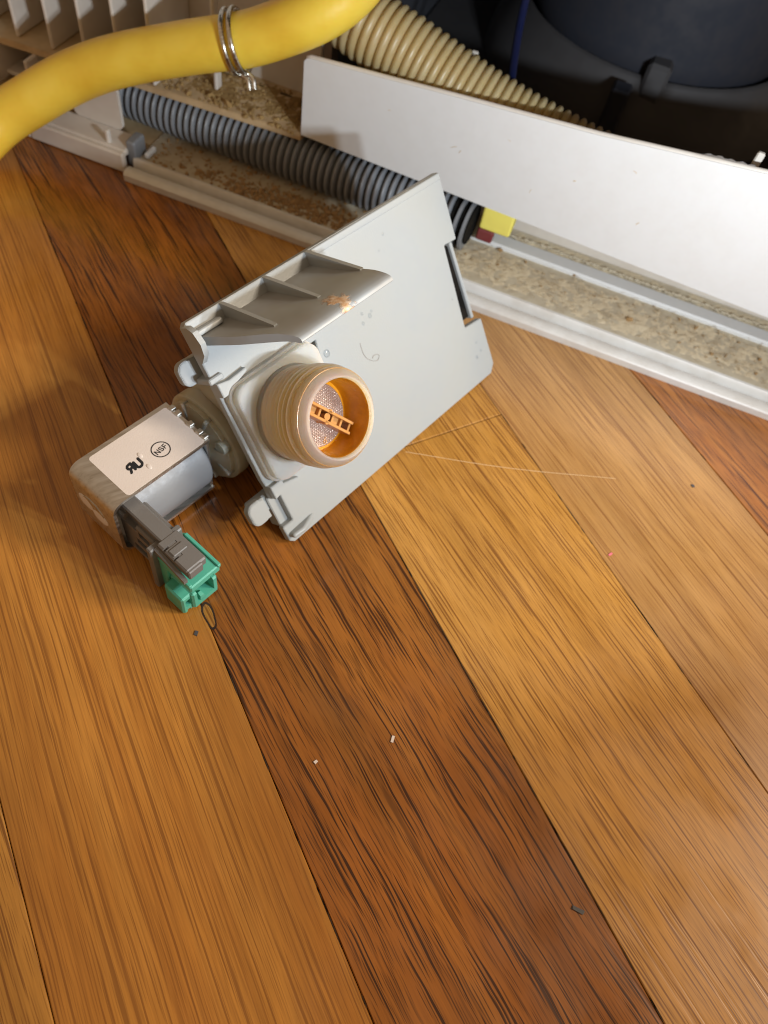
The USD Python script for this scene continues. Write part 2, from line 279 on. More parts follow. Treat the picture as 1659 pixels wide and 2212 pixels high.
M_TUBE = mat('rust_and_glow_plastic', {'t': ('texture_coordinate', {}), 'd': ('vector_math', {'math_type': 'dot_product', 'vector2': tuple(FW)}), 'n': ('noise_texture', {'scale': 160, 'detail': 5}),
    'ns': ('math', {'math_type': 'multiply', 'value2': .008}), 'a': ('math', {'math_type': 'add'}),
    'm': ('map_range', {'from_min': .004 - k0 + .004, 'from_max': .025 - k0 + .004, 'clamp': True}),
    'r': ('rgb_ramp', {'ramp': [(0, (.76, .62, .46)), (.3, (.84, .50, .27)), (.62, (.86, .42, .16)), (.8, (.88, .46, .22)), (1, (.90, .54, .34))]}),  # rust stain plus the orange glow through the wall, painted into the base colour
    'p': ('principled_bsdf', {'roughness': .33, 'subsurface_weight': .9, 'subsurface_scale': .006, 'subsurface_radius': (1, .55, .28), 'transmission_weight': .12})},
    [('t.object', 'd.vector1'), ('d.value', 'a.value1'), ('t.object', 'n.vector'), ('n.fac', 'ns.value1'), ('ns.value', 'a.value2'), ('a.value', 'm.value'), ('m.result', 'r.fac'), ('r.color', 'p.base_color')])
M_FLANGE = translucent('clear_plastic', (.62, .57, .50), .8, .004, amount=.25)
M_BELL = translucent('smoky_clear_plastic', (.40, .38, .31), .7, .003, amount=.5, grime=(.35, .3, .10))
M_CREAM = translucent('cream_hose', (.46, .36, .19), .3, .002, rough=.36, amount=1.0, grime=(.38, .25, .06))
M_RUST = plastic('rust_coat', (.66, .28, .010), .1, amount=1.0, grime=(.30, .07, .004), scale=220, bump=.05)
M_RUSTP = plastic('rusty_screen', (.55, .45, .40), .18, amount=.7, grime=(.34, .18, .10), scale=260, metallic=.6)
M_RUSTBAR = plastic('rusty_bar', (.50, .25, .08), .2, amount=.7, grime=(.42, .16, .03), scale=260)
M_YELLOW = mat('yellow_rubber', {'t': ('texture_coordinate', {}), 'n': ('noise_texture', {'scale': 45, 'detail': 4}),
    'r': ('rgb_ramp', {'ramp': [(.3, (.74, .46, .035)), (.55, (.86, .60, .065)), (.8, (.90, .67, .11))]}),
    'v': ('voronoi_texture', {'scale': 420, 'randomness': .5}), 'b': ('bump', {'strength': .12, 'distance': .0004}),
    'p': ('principled_bsdf', {'roughness': .40, 'specular_ior_level': .5, 'subsurface_weight': .15, 'subsurface_scale': .003})},
    [('t.object', 'n.vector'), ('n.fac', 'r.fac'), ('r.color', 'p.base_color'), ('t.object', 'v.vector'), ('v.distance', 'b.height'), ('b.normal', 'p.normal')])
M_BROWNDUST = plastic('brown_dust', (.36, .24, .10), .9, amount=1.2, grime=(.12, .065, .02), scale=200, bump=.1, spec=.1)
M_CRUMB = mat('crumb', {'o': ('geometry', {}), 'r': ('rgb_ramp', {'ramp': [(0, (.34, .21, .09)), (.5, (.56, .41, .23)), (1, (.68, .58, .42))]}), 'p': ('principled_bsdf', {'roughness': .8})},
    [('o.random_per_island', 'r.fac'), ('r.color', 'p.base_color')])
M_CLEAR = mat('clear_water', {'f': ('fresnel', {'IOR': 1.33}), 't': ('transparent_bsdf', {'color': (.93, .94, .95)}), 'g': ('glossy_bsdf', {'roughness': .04, 'color': (1, 1, 1)}), 'x': ('mix_closure', {})},
    [('f.fac', 'x.fac'), ('t.BSDF', 'x.closure1'), ('g.BSDF', 'x.closure2')], surface='x.closure')
M_HAIR = plastic('hair', (.16, .10, .06), .5, amount=.1)
M_SCRATCH = plastic('scratched_varnish', (.62, .42, .22), .7, amount=.2)
M_PINK = plastic('pink_speck', (.75, .16, .22), .6, amount=.1)
M_SUB = plastic('gap_dirt', (.02, .009, .004), .9, amount=.2)

u0_, w0_ = float((ORG - P0) @ FU) * MM, float((ORG - P0) @ FW) * MM
M_HOOD = mat('scaled_grey_plastic', {'t': ('texture_coordinate', {}), 'du': ('vector_math', {'math_type': 'dot_product', 'vector2': tuple(FU)}), 'dw': ('vector_math', {'math_type': 'dot_product', 'vector2': tuple(FW)}),
    'n': ('noise_texture', {'scale': 260, 'detail': 6, 'roughness': .7}), 'ns': ('math', {'math_type': 'multiply_add', 'value2': .012, 'value3': -.006 - (.0268 - u0_)}),
    'a': ('math', {'math_type': 'add'}), 'ab': ('math', {'math_type': 'absolute'}),
    'm': ('map_range', {'range_type': 'smoothstep', 'from_min': .0011, 'from_max': .0026, 'to_min': 1, 'to_max': 0, 'clamp': True}),
    'nw': ('math', {'math_type': 'multiply_add', 'value2': .010, 'value3': -.005}), 'aw': ('math', {'math_type': 'add'}),
    'mw': ('map_range', {'range_type': 'smoothstep', 'from_min': .0205 - w0_, 'from_max': .0235 - w0_, 'to_min': 0, 'to_max': 1, 'clamp': True}),
    'k': ('math', {'math_type': 'multiply'}), 'n2': ('noise_texture', {'scale': 700, 'detail': 4}),
    'r': ('rgb_ramp', {'ramp': [(.3, (.48, .22, .09)), (.5, (.62, .42, .25)), (.7, (.74, .64, .54))]}),
    'g': ('noise_texture', {'scale': 60, 'detail': 5}), 'gr': ('rgb_ramp', {'ramp': [(.3, (.26, .255, .24)), (.6, (.315, .345, .36))]}),
    'x': ('mix', {'mix_type': 'mix'}), 'b': ('bump', {'strength': .5, 'distance': .0004}), 'p': ('principled_bsdf', {'roughness': .36})},
    [('t.object', 'du.vector1'), ('t.object', 'dw.vector1'), ('t.object', 'n.vector'), ('n.fac', 'ns.value1'), ('du.value', 'a.value1'), ('ns.value', 'a.value2'), ('a.value', 'ab.value1'), ('ab.value', 'm.value'),
     ('n.fac', 'nw.value1'), ('dw.value', 'aw.value1'), ('nw.value', 'aw.value2'), ('aw.value', 'mw.value'), ('m.result', 'k.value1'), ('mw.result', 'k.value2'), ('t.object', 'n2.vector'), ('n2.fac', 'r.fac'),
     ('t.object', 'g.vector'), ('g.fac', 'gr.fac'), ('k.value', 'x.fac'), ('gr.color', 'x.color1'), ('r.color', 'x.color2'), ('x.color', 'p.base_color'), ('k.value', 'b.height'), ('b.normal', 'p.normal')])

# ================================================================ floor: one mesh for every board
floor = thing('floor', (0, 0, 0), kind='structure')
obj('subfloor', cbox(-230, 460, -420, 560, -24, -18.5, .5), M_SUB, floor)
def plank(x0, x1, y0, y1, m, lift=0.0, local=0):
    obj('plank', cbox(x0 + .10, x1 - .10, y0 + .16, y1 - .16, -18, lift, .22), m, floor, smooth=False)
JOINT = 112.1
rows = [(-4, [(-420, 560, W_LIGHT)]), (-3, [(-420, 560, W_TAN)]), (-2, [(-420, 40, W_DARK), (40, 560, W_HONEY)]), (-1, [(-420, 560, W_LIGHT)]),
        (0, [(-420, 560, W_HONEY)]), (1, [(-420, 560, W_DARK)]), (2, [(-420, JOINT, W_LIGHT), (JOINT, 560, W_LIGHT)]),
        (3, [(-420, 560, W_TAN)]), (4, [(-420, 560, W_RED)]), (5, [(-420, 560, W_LIGHT)]), (6, [(-420, 560, W_HONEY)])]
for k, ps in rows:
    for y0, y1, m in ps: plank(57 * k, 57 * k + 57, y0, y1, m, [0, -.06, .05, -.03][k % 4])

# ================================================================ inlet valve: bracket, body, coil, plug
valve = thing('inlet_valve', (95, 95, 0), 'grey water inlet valve with orange stained threaded port, standing tilted on the oak floor', 'valve')
# bracket plate
outline = [(.2, 0), (96, 0), (98.5, 2.6), (98.7, 19.3), (90.3, 20.1), (92.1, 47.2), (98.0, 46.7), (98.8, 66.4), (98.2, 67.2), (1, 67.4), (0, 66.4),
           (0, 47.5), (-.3, 21.5), (0, 19), (-.2, 15), (2.6, 14.9), (2.6, 6), (-1.3, 6.1), (-1.2, 1.2)]
pp = Polygon(outline).buffer(-.5).buffer(1.0).buffer(-.5)
pp = pp.difference(sbox(6, 24, 26, 44)).difference(Polygon([(33.6, 45.6), (31.0, 45.6), (31.4, 38.0), (32.2, 38.0)]))
pl = bevel_ext(pp, -2.2, 0, .35)
bracket = obj('bracket', pl, M_GREY, valve, plate, smooth=30)
obj('edge_lip', rbox(43, 98.4, 65.0, 67.1, -.6, .55, .5), M_GREY, bracket, plate)
# hooded shelf along the upper edge
prof = [(63.6, -.5), (61.6, 12), (61.05, 19), (60.8, 21.2), (60.5, 23.2), (60.0, 25.2), (59.4, 27.0), (58.8, 28.1), (58.3, 28.5), (57.6, 28.6), (57.3, 28.2), (57.9, 26.6), (58.3, 24.8), (58.6, 22.5), (58.9, 19), (59.5, 12), (61.2, -.5)]
sh = mani(ext(Polygon(prof), .6, 42.4, 'x'))
sh = sh.trim_by_plane((math.cos(-.32), 0, math.sin(-.32)), math.cos(-.32) * 1.4)
hood = obj('shelf', sh, M_HOOD, valve, plate, smooth=40, label='rounded hood along the upper edge of the bracket, crusted with tan scale')
tri = Polygon([(67.3, -.4), (67.3, .4), (61.35, 19.3), (60.4, 19.0), (62.2, -.4)])
for u0, t in ((41.3, 1.2), (26.0, 1.1), (11.5, 1.1)):
    obj('gusset', mani(ext(tri, u0, u0 + t, 'x')), M_GREY, valve, plate)
left_wall = Polygon([(66.8, -.4), (66.8, 2.2), (65.6, 4.2), (62.5, 5.2), (59.5, 4.2), (57.2, 1.2), (57, -.4)])
obj('end_wall', mani(ext(left_wall, -.6, .9, 'x')), M_GREY, valve, plate)
obj('ledge', rbox(.6, 9.5, 63.4, 65.0, -.3, 2.4, .6), M_GREY, valve, plate)
# clips and tabs at the left edge
def tab(v0, v1):
    top_ = sbox(-8.0, v0, -1.9, v1).buffer(-2.3).buffer(2.3).union(sbox(-4, v0 + .2, -1.9, v1 - .2))
    return bevel_ext(top_, -3.4, -1.0, .55) + cbox(-5.6, 2.4, v0 + .9, v1 - .9, -6.8, -3.2, .5)
tu = tm(tab(51.8, 58.4)); tu.vertices = tu.vertices + A([3.6, 0, -4.2]); obj('locking_tab', tu, M_GREY, valve, plate)
obj('locking_tab', tab(10.3, 17.2), M_GREY, valve, plate)
obj('tab_wall', cbox(-1.2, 3.2, 51.4, 53.0, -6, 1.2, .3), M_GREY, valve, plate)
obj('tab_wall', cbox(-.6, 2.9, 5.2, 15.4, -7, -2.3, .3), M_GREY, valve, plate)
def hook(s, v0):
    pts = [(0, 0), (4.2, 0), (4.2, s * 1.3), (9.2, s * 2.6), (9.4, s * 3.6), (3.6, s * 3.2), (0, s * 3.9)]
    return bevel_ext(Polygon([(x, v0 + y) for x, y in pts]).buffer(0), -.4, 2.0, .3)
obj('hook', hook(1, 47.3), M_GREY, valve, plate)
obj('hook', hook(-1, 19.4), M_GREY, valve, plate)
wd = m3.Manifold.batch_hull([m3.Manifold.sphere(.8, 14).translate((x, y, z)) for x, y, z in ((.2, 2.7, .1), (.2, 2.7, 1.6), (3.2, 2.8, 2.2), (6.5, 2.9, .9), (8.8, 3.0, -.4), (.2, 2.7, -.4))])
obj('wedge_rib', wd, M_GREY, valve, plate)
# latch slot on the right edge: black pad and its pale outer wall
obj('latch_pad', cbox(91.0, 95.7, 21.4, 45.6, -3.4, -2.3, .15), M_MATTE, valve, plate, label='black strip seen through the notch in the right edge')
obj('latch_wall', cbox(95.7, 97.0, 20.6, 46.6, -6.0, -1.2, .3), M_GREY, valve, plate)
# translucent body
UC, VC = 15.6, 34.0
def pcyl(prof, n=72): 
    t = lathe(prof, n); t.vertices = t.vertices + A([UC, VC, 0]); return t
fl = sbox(.8, 19.2, 30.4, 49.0)
obj('flange', bevel_ext(fl.buffer(-4).buffer(4), .1, 2.6, .4) + bevel_ext(fl.buffer(-4.6).buffer(4), 2.5, 5.4, .5), M_FLANGE, valve, plate)
pr = [(13.0, 5.0), (12.9, 6.2)]
for k in range(7):
    h = 6.6 + k * 1.85
    q_ = .3 + .9 * min(1, max(0, k - 1) / 3); pr += [(12.45, h), (12.5, h + .35), (12.5 + .55 * q_, h + .75), (12.5 + .65 * q_, h + 1.0), (12.5 + .5 * q_, h + 1.25), (12.48, h + 1.65)]
pr += [(12.5, 19.9), (12.7, 20.4), (12.65, 21.5), (12.35, 22.1), (10.85, 23.9), (10.5, 24.2), (10.2, 24.15), (10.02, 23.9), (9.98, 23.4), (9.95, 12.0), (11.4, 11.8), (11.4, 5.0)]
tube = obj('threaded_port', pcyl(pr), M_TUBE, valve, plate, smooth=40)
obj('dirt_ring', pcyl([(12.30, 21.95), (12.44, 22.04), (12.36, 22.16), (12.2, 22.2)], 72), M_RUSTBAR, tube, plate)
obj('rust_lining', pcyl([(9.9, 23.0), (9.75, 22.6), (9.6, 14.6), (9.4, 13.6), (0.01, 13.4), (.01, 13.0), (9.9, 13.0)], 64), M_RUST, tube, plate, label='orange rust stained inner wall of the port')
scr = obj('filter_screen', pcyl([(.01, 14.7), (8.0, 14.7), (8.35, 14.4), (8.4, 13.2), (.01, 13.2)], 56), M_RUSTP, valve, plate)
dots = []
ico = trimesh.creation.icosphere(1, .26)
for i in range(-14, 15):
    for j in range(-14, 15):
        x, y = (i + .5 * (j % 2)) * .72, j * .63
        if x * x + y * y < 7.9 ** 2 and abs(x * .80 + y * .60) > 1.9:
            d = ico.copy(); d.vertices = d.vertices + A([UC + x, VC + y, 14.72]); dots.append(d)
obj('screen_bump', join(*dots), M_RUSTP, scr, plate, smooth=True, kind='stuff')
def turned(m, ang):                                                # about the port's axis
    c, s = math.cos(ang), math.sin(ang); m = tm(m).copy(); p = m.vertices.copy()
    m.vertices = np.stack([UC + p[:, 0] * c - p[:, 1] * s, VC + p[:, 0] * s + p[:, 1] * c, p[:, 2]], 1); return m
BA = -.93
grip = [cbox(-8.4, 8.6, y, y + .75, 14.6, 18.6, .12) for y in (-1.75, 1.0)] + [cbox(x, x + .7, -1.2, 1.2, 14.6, 17.6, .1) for x in (-8.2, -2.6, 2.0, 5.0, 8.0)]
grip += [cyl(.95, (.2, 0, 14.6), (.2, 0, 17.9), 20), cbox(-5.6, -2.3, -1.1, 1.1, 14.6, 16.3, .1), cbox(2.4, 5.2, -1.1, 1.1, 14.6, 16.6, .1),
         cyl(.55, (.2, 1.5, 14.6), (.2, 1.5, 18.6), 14), cyl(.55, (.2, -1.5, 14.6), (.2, -1.5, 18.6), 14)]
obj('filter_grip', turned(join(*grip), BA), M_RUSTBAR, valve, plate)
g = meshkit.text_mesh('6', 1.7, .25); g.vertices = g.vertices + A([-.5, -.8, 14.7])
c, s = math.cos(-.45), math.sin(-.45); p = g.vertices.copy(); g.vertices = np.stack([UC - 1.8 + p[:, 0] * c - p[:, 1] * s, VC - 6.6 + p[:, 0] * s + p[:, 1] * c, p[:, 2]], 1)
obj('embossed_number', g, M_RUSTBAR, scr, plate, smooth=False)
obj('rust_clump', m3.Manifold.batch_hull([m3.Manifold.sphere(.35, 8).translate((UC + 3.6 + a, VC - 5.8 + b, 14.9)) for a, b in ((0, 0), (.6, .4), (.3, .9), (-.3, .5))]), M_SOOT, scr, plate)
# valve chamber behind the bracket, turned towards the coil
AX_B, AX_Z = -37.2, 13.3
def ucyl(prof, n=64):
    t = lathe(prof, n, 'x'); t.vertices = t.vertices + A([0, AX_B, AX_Z]); return t
bell = obj('valve_chamber', ucyl([(.01, -4.6), (5.2, -4.6), (5.6, -4.2), (5.6, -2.4), (9.0, -1.6), (11.6, -.9), (12.4, -.9), (12.4, .4), (13.6, .4), (14.0, .9), (14.0, 4.6), (13.5, 5.2), (11, 5.4), (10.6, 12), (9.5, 26), (.01, 26)]), M_BELL, valve, coil)
for k in range(8):
    a = k * math.pi / 4 + .3
    rb = cbox(-1.9, .6, -.55, .55, 6, 12.8, .2); t = tm(rb).copy(); p = t.vertices.copy()
    t.vertices = np.stack([p[:, 0], AX_B + p[:, 1] * math.cos(a) + p[:, 2] * math.sin(a), AX_Z - p[:, 1] * math.sin(a) + p[:, 2] * math.cos(a)], 1)
    obj('chamber_rib', t, M_BELL, bell, coil)
obj('screw_boss', cyl(2.0, (-2.0, AX_B + 9.5, AX_Z + 6.4), (3, AX_B + 9.5, AX_Z + 6.4), 24), M_BELL, bell, coil)
obj('screw_boss', cyl(2.0, (-2.0, AX_B - 8.5, AX_Z - 8.0), (3, AX_B - 8.5, AX_Z - 8.0), 24), M_BELL, bell, coil)
obj('body_block', rbox(3.5, 27, 22, 46, -26, -1.0, 2.5), M_BELL, valve, plate)
# coil and its steel yoke
obj('coil_winding', ucyl([(.01, -30), (10.2, -30), (10.8, -29.6), (10.95, -29), (10.95, -7.2), (10.8, -6.2), (10.2, -5.6), (9.6, -5.3), (.01, -5.3)], 72), M_COIL, valve, coil)
th = .9
def yoke_profile():
    R = 3.6; xo, xi = -36.0, -4.4; zt, zb = 25.2, 2.4; out = []
    for a in np.linspace(math.pi / 2, math.pi, 9): out.append((xo + R + R * math.cos(a), zt - R + R * math.sin(a)))
    for a in np.linspace(math.pi, 1.5 * math.pi, 9): out.append((xo + R + R * math.cos(a), zb + R + R * math.sin(a)))
    inner = [(xo + R + (R - th) * math.cos(a), zb + R + (R - th) * math.sin(a)) for a in np.linspace(1.5 * math.pi, math.pi, 9)]
    inner += [(xo + R + (R - th) * math.cos(a), zt - R + (R - th) * math.sin(a)) for a in np.linspace(math.pi, math.pi / 2, 9)]
    return Polygon([(xi, zt)] + out + [(xi, zb), (xi, zb + th)] + inner + [(xi, zt - th)])
yk = ext(yoke_profile(), -45.9, -28.5, 'z'); yk.vertices = yk.vertices[:, [0, 2, 1]]; yk.invert()
yoke = obj('yoke', yk, M_YOKE, valve, coil, smooth=30)
obj('yoke_end', cbox(-5.2, -4.4, -45.5, -28.9, 3.4, 24.2, .2), M_YOKE, yoke, coil)
for b in (-44.0, -41.6, -36.6, -33.0, -31.0):
    obj('staked_lug', rbox(-5.6, -3.7, b, b + 1.7, 23.6, 25.9, .4), M_YOKE, yoke, coil)
lab = sbox(-30.6, -44.6, -5.4, -28.9).buffer(-1.0).buffer(1.0)
label = obj('label', ext(lab, 25.21, 25.29), M_LABEL, valve, coil, smooth=False, label='cream paper label printed with black approval marks')
def on_label(m, U, B, ang=0.0, flip=False):                        # text frame: x along +u, y away from the viewer
    c, s = math.cos(ang), math.sin(ang); p = tm(m).vertices.copy(); x = p[:, 0] * c - p[:, 1] * s; y = p[:, 0] * s + p[:, 1] * c
    return trimesh.Trimesh(np.stack([U + x, B - y, 25.3 + p[:, 2]], 1), tm(m).faces[:, ::-1], process=False)
ring = ext(Point(0, 0).buffer(2.55, 48).difference(Point(0, 0).buffer(2.25, 48)), 0, .03)
UN, BN = -15.6, -34.6; UU, BU = -23.6, -35.0
obj('printed_ring', on_label(ring, UN, BN), M_INK, label, coil, smooth=False)
tx = meshkit.text_mesh('NSF', 1.45, .03, True); tx.vertices = tx.vertices - A([*tx.bounds.mean(0)[:2], 0])
obj('printed_letters', on_label(tx, UN, BN, .12), M_INK, label, coil, smooth=False)
r_ = meshkit.text_mesh('R', 2.5, .03, True); r_.vertices = r_.vertices * A([-1, 1, 1]); r_.vertices = r_.vertices - A([r_.bounds[1][0], 0, 0]); r_.invert()
u_ = meshkit.text_mesh('U', 2.5, .03, True); u_.vertices = u_.vertices + A([.05, -.45, 0])
ru = join(r_, u_); ru = join(*[trimesh.Trimesh(ru.vertices + A([dx, dy, .004 * i_]), ru.faces, process=False) for i_, (dx, dy) in enumerate(((0, 0), (.16, 0), (-.16, 0), (0, .16), (0, -.16)))]); ru.vertices = ru.vertices - A([*ru.bounds.mean(0)[:2], 0]); ru.vertices[:, 0] += ru.vertices[:, 1] * .18
obj('printed_mark', on_label(ru, UU, BU, .15), M_INK, label, coil, smooth=False)
for U, B in ((-20.6, -36.7), (-21.2, -32.4)):
    d = trimesh.creation.icosphere(2, 1.0); d.vertices = d.vertices * A([.55, .95, .22]) + A([U, B, 25.3])
    obj('label_blister', d, M_LABEL, label, coil, smooth=True)
for b, z in ((-41.2, 14.6), (-36.0, 13.0)):
    d = trimesh.creation.icosphere(3, 1.0); d.vertices = d.vertices * A([.5, 3.1, 2.6]) + A([-36.0, b, z]); obj('core_end', d, M_LABEL, valve, coil, smooth=True)
obj('coil_end_ring', cyl(4.6, (-36.2, -38.4, 13.8), (-35.5, -38.4, 13.8), 40), M_YOKE, valve, coil)
# grey terminal block
tb = cbox(-33.4, -26.6, -31, -15.6, 4, 19.6, .5) + cbox(-32.4, -28.2, -31, -4.6, 19.0, 22.0, .4) + cbox(-35.8, -25.6, -17.2, -15.3, .6, 20.4, .35)
for zz_ in (6, 10.6, 15.2): tb = tb - cbox(-35, -31.6, -26.5 + (zz_ - 6) * .35, -19.0, zz_, zz_ + 2.6, .05)
tb = tb - cbox(-34.2, -31.8, -28.6, -24.0, 17.2, 21, .05)
term = obj('terminal_block', tb, M_TERM, valve, coil, smooth=25)
lt = cbox(-33.6, -27.4, -15.4, -4.2, 19.0, 22.2, .45) - cbox(-33.9, -29.6, -13.0, -12.2, 21.2, 23, .02) - cbox(-34.2, -31.0, -9.2, -8.6, 21.4, 23, .02) + cbox(-33.0, -28.8, -11.6, -9.4, 21.5, 22.6, .2) + cbox(-33.4, -29.0, -7.2, -3.6, 18.4, 21.9, .3)
obj('latch', lt, M_TERM, term, coil, smooth=25)
obj('spring_arm', m3.Manifold.hull_points(A([(-34.6, -15.4, 20.4), (-33.6, -15.4, 20.9), (-34.9, -4.2, 18.6), (-33.8, -4.2, 18.9), (-34.6, -15.4, 19.2), (-33.6, -15.4, 19.0), (-34.9, -4.2, 17.4), (-33.8, -4.2, 17.2)], float)), M_TERM, term, coil)
# green plug
gp = cbox(-34.0, -24.4, -17, -3.2, 12.4, 15.2, .35) + cbox(-34.0, -25.0, -17, -12.6, 1.0, 13.0, .3) + cbox(-33.4, -25.0, -13, -4.0, .8, 8.8, .5)
gp = gp - cbox(-32.0, -26.4, -12.0, -3.0, 3.2, 9.4, .05) - cbox(-35, -24, -8.0, -3.0, 9.4, 12.2, .02) + cbox(-36.2, -32.6, -12.0, -4.9, .2, 8.4, .5)
gp = gp - cbox(-35.2, -33.4, -9.0, -4.0, 3.2, 6.6, .2) - cbox(-35.0, -34.0, -7.5, -4.0, -.2, 1.6, .05) - cbox(-27.8, -26.6, -5.4, -3.0, 12.0, 13.4, .02)
plug = obj('plug', gp, M_GREEN, valve, coil, smooth=25, label='green keyed plug housing at the end of the grey terminal')
obj('plug_key', m3.Manifold.hull_points(A([(-31.2, -6.6, 3.0), (-29.4, -6.6, 3.0), (-31.2, -4.0, 3.0), (-29.4, -4.0, 3.0), (-30.9, -5.2, 5.4), (-30.0, -5.2, 5.4), (-31.0, -4.0, 5.0), (-29.8, -4.0, 5.0)], float)), M_GREEN, plug, coil)
obj('plug_rail', cbox(-34.2, -33.2, -16, -3.4, 14.6, 15.9, .2), M_GREEN, plug, coil)
obj('plug_rail', cbox(-25.2, -24.2, -16, -3.0, 14.6, 15.9, .2), M_GREEN, plug, coil)

# ================================================================ the appliance's plastic base
base = thing('dishwasher_base', dish((120, 30, 0))[0], 'white plastic dishwasher base with its front cover off, full of dust', 'dishwasher')
S0, S1 = -60, 480
rail = Polygon([(-3, 0), (-3.2, 2.6), (-2.6, 3.4), (-1.2, 3.8), (.8, 3.8), (1.8, 3.3), (2.2, 1.4), (4.0, 1.2), (4.4, 4.2), (5.0, 5.0), (6.0, 5.0), (6.6, 4.2), (7.2, 3.9), (7.4, 0)])
obj('rail', mani(ext(rail, 44, S1, 'x')), M_RAIL, base, dish, smooth=40, label='double rounded rail along the floor')
obj('tray', cbox(44, S1, 7.5, 46, .4, 3.8, .2), M_DUST, base, dish)
obj('base_plate', cbox(-60, 43.9, 14.6, 51.5, .3, 3.4, .2), M_BROWNED, base, dish)
obj('tray_strip', cbox(172, S1, 30.5, 37.5, 3.0, 5.6, .6), M_WHITE, base, dish)
bead = []
for k in range(150):
    d = trimesh.creation.icosphere(1, 1.0); d.vertices = d.vertices * (A([1.0, .7, .6]) * rng.uniform(.7, 1.2)) + A([183 + k * 1.35, 40.5 + rng.normal(0, .3), 4.6 + rng.normal(0, .15)]); bead.append(d)
obj('weld_bead', join(*bead), M_DUST, base, dish, smooth=True)
obj('channel_wall', cbox(40, S1, 46.2, 48, .4, 24, .3), M_PAN, base, dish)
# shelf above the grey hose, and the upright panel that stands on its edge
shelf_poly = Polygon([(-60, 17.5), (-18, 20), (39, 22.8), (103.6, 26.3), (104, 31), (284, 24), (S1, 15), (S1, 60), (-60, 60)])
obj('shelf', bevel_ext(shelf_poly, 21.6, 24, .5), M_BROWNED, base, dish, smooth=30, label='dust browned ledge above the grey hose')
pA, pB = A([103.8, 26.4]), A([S1, 9.7]); ln = np.linalg.norm(pB - pA); pu = (pB - pA) / ln; pn = A([-pu[1], pu[0]])
top = [(0, 24.0), (0, 50.5), (.8, 51.6), (2.4, 52.1), (29, 54.6), (56.5, 57.4), (103, 61.8), (155, 68.6), (210, 75.5), (ln, 104), (ln, 24.0)]
pm_ = ext(Polygon([(x, z) for x, z in top]), 0, 2.2, 'z'); p = pm_.vertices.copy()
panel_m = trimesh.Trimesh(np.stack([pA[0] + p[:, 0] * pu[0] + (p[:, 2] - .2) * pn[0], pA[1] + p[:, 0] * pu[1] + (p[:, 2] - .2) * pn[1], p[:, 1]], 1), pm_.faces)
panel = obj('panel', panel_m, M_WHITE, base, dish, smooth=30, label='tall white upright panel, higher towards its right end')
def on_panel(x, z, t=-.25): return A([pA[0] + x * pu[0] + t * pn[0], pA[1] + x * pu[1] + t * pn[1], z])
obj('panel_lip', sweep(A([on_panel(x, z - .2, 1.0) for x, z in top[2:-2]]), .95, 12), M_PAN, panel, dish, smooth=True)
obj('weld_line', sweep(A([on_panel(7.0, 51.5, .1), on_panel(7.0, 42, .05), on_panel(6.6, 36, .1)]), .22, 8), M_WHITE, panel, dish, smooth=True)
for px, py, dd in ((1024, 124, 62), (1638, 344, 30)):
    q = dloc(on_depth(px, py, dd)); obj('locating_peg', cbox(q[0] - 1.2, q[0] + 1.2, q[1] - .8, q[1] + .9, q[2] - 12, q[2] + 2.2, .4), M_PAN, base, dish)
# ribbed block at the left
obj('foot', cbox(-9, 1, 1, 14, 0, 9.5, .6), M_PAN, base, dish)
obj('face_plate', cbox(1.2, 42, .8, 3.4, 0, 7.6, .6), M_PAN, base, dish)
obj('ledge', cbox(-40, 42, 3.0, 14.5, 5.4, 8.0, .7), M_PAN, base, dish)
obj('shelf', cbox(-60, 12, 20.6, 44, 9.2, 11, .6), M_PAN, base, dish)
cover = ext(sbox(14, 8.2, 34.8, 25).buffer(-2).buffer(2), 13.6, 15.2, 'z'); p = cover.vertices.copy(); cover = trimesh.Trimesh(p[:, [0, 2, 1]], cover.faces[:, ::-1])
obj('cover', cover, M_PAN, base, dish)
obj('wall', cbox(-60, 100, 52, 54, 0, 130, .4), M_PAN, base, dish)
for s in (-28.5, -14, 1, 15.5, 30, 44): obj('fin', cbox(s, s + 1.5, 23.5 if s > -20 else 20, 51.8, 24.2, 96, .5), M_PAN, base, dish)
obj('fin', cbox(64, 65.6, 34, 38, 24.2, 96, .5), M_PAN, base, dish)
for s in (-22, -6, 9, 26): obj('rib', cbox(s, s + 1.6, 14.6, 44, 8.1, 21.5, .4), M_PAN, base, dish)
obj('peg', cbox(33.0, 34.6, 4.4, 6.4, 7.6, 12.6, .4), M_PAN, base, dish)
obj('round_boss', cyl(15, (48, 51.6, 72), (48, 44, 72), 48), M_PAN, base, dish)
obj('clip', rbox(41, 45, 5, 13, 1, 11, 1), M_HOSEGREY, base, dish)
obj('clip', rbox(46.5, 48.5, 8, 14.5, 3.9, 6.2, .8), M_WHITE, base, dish)
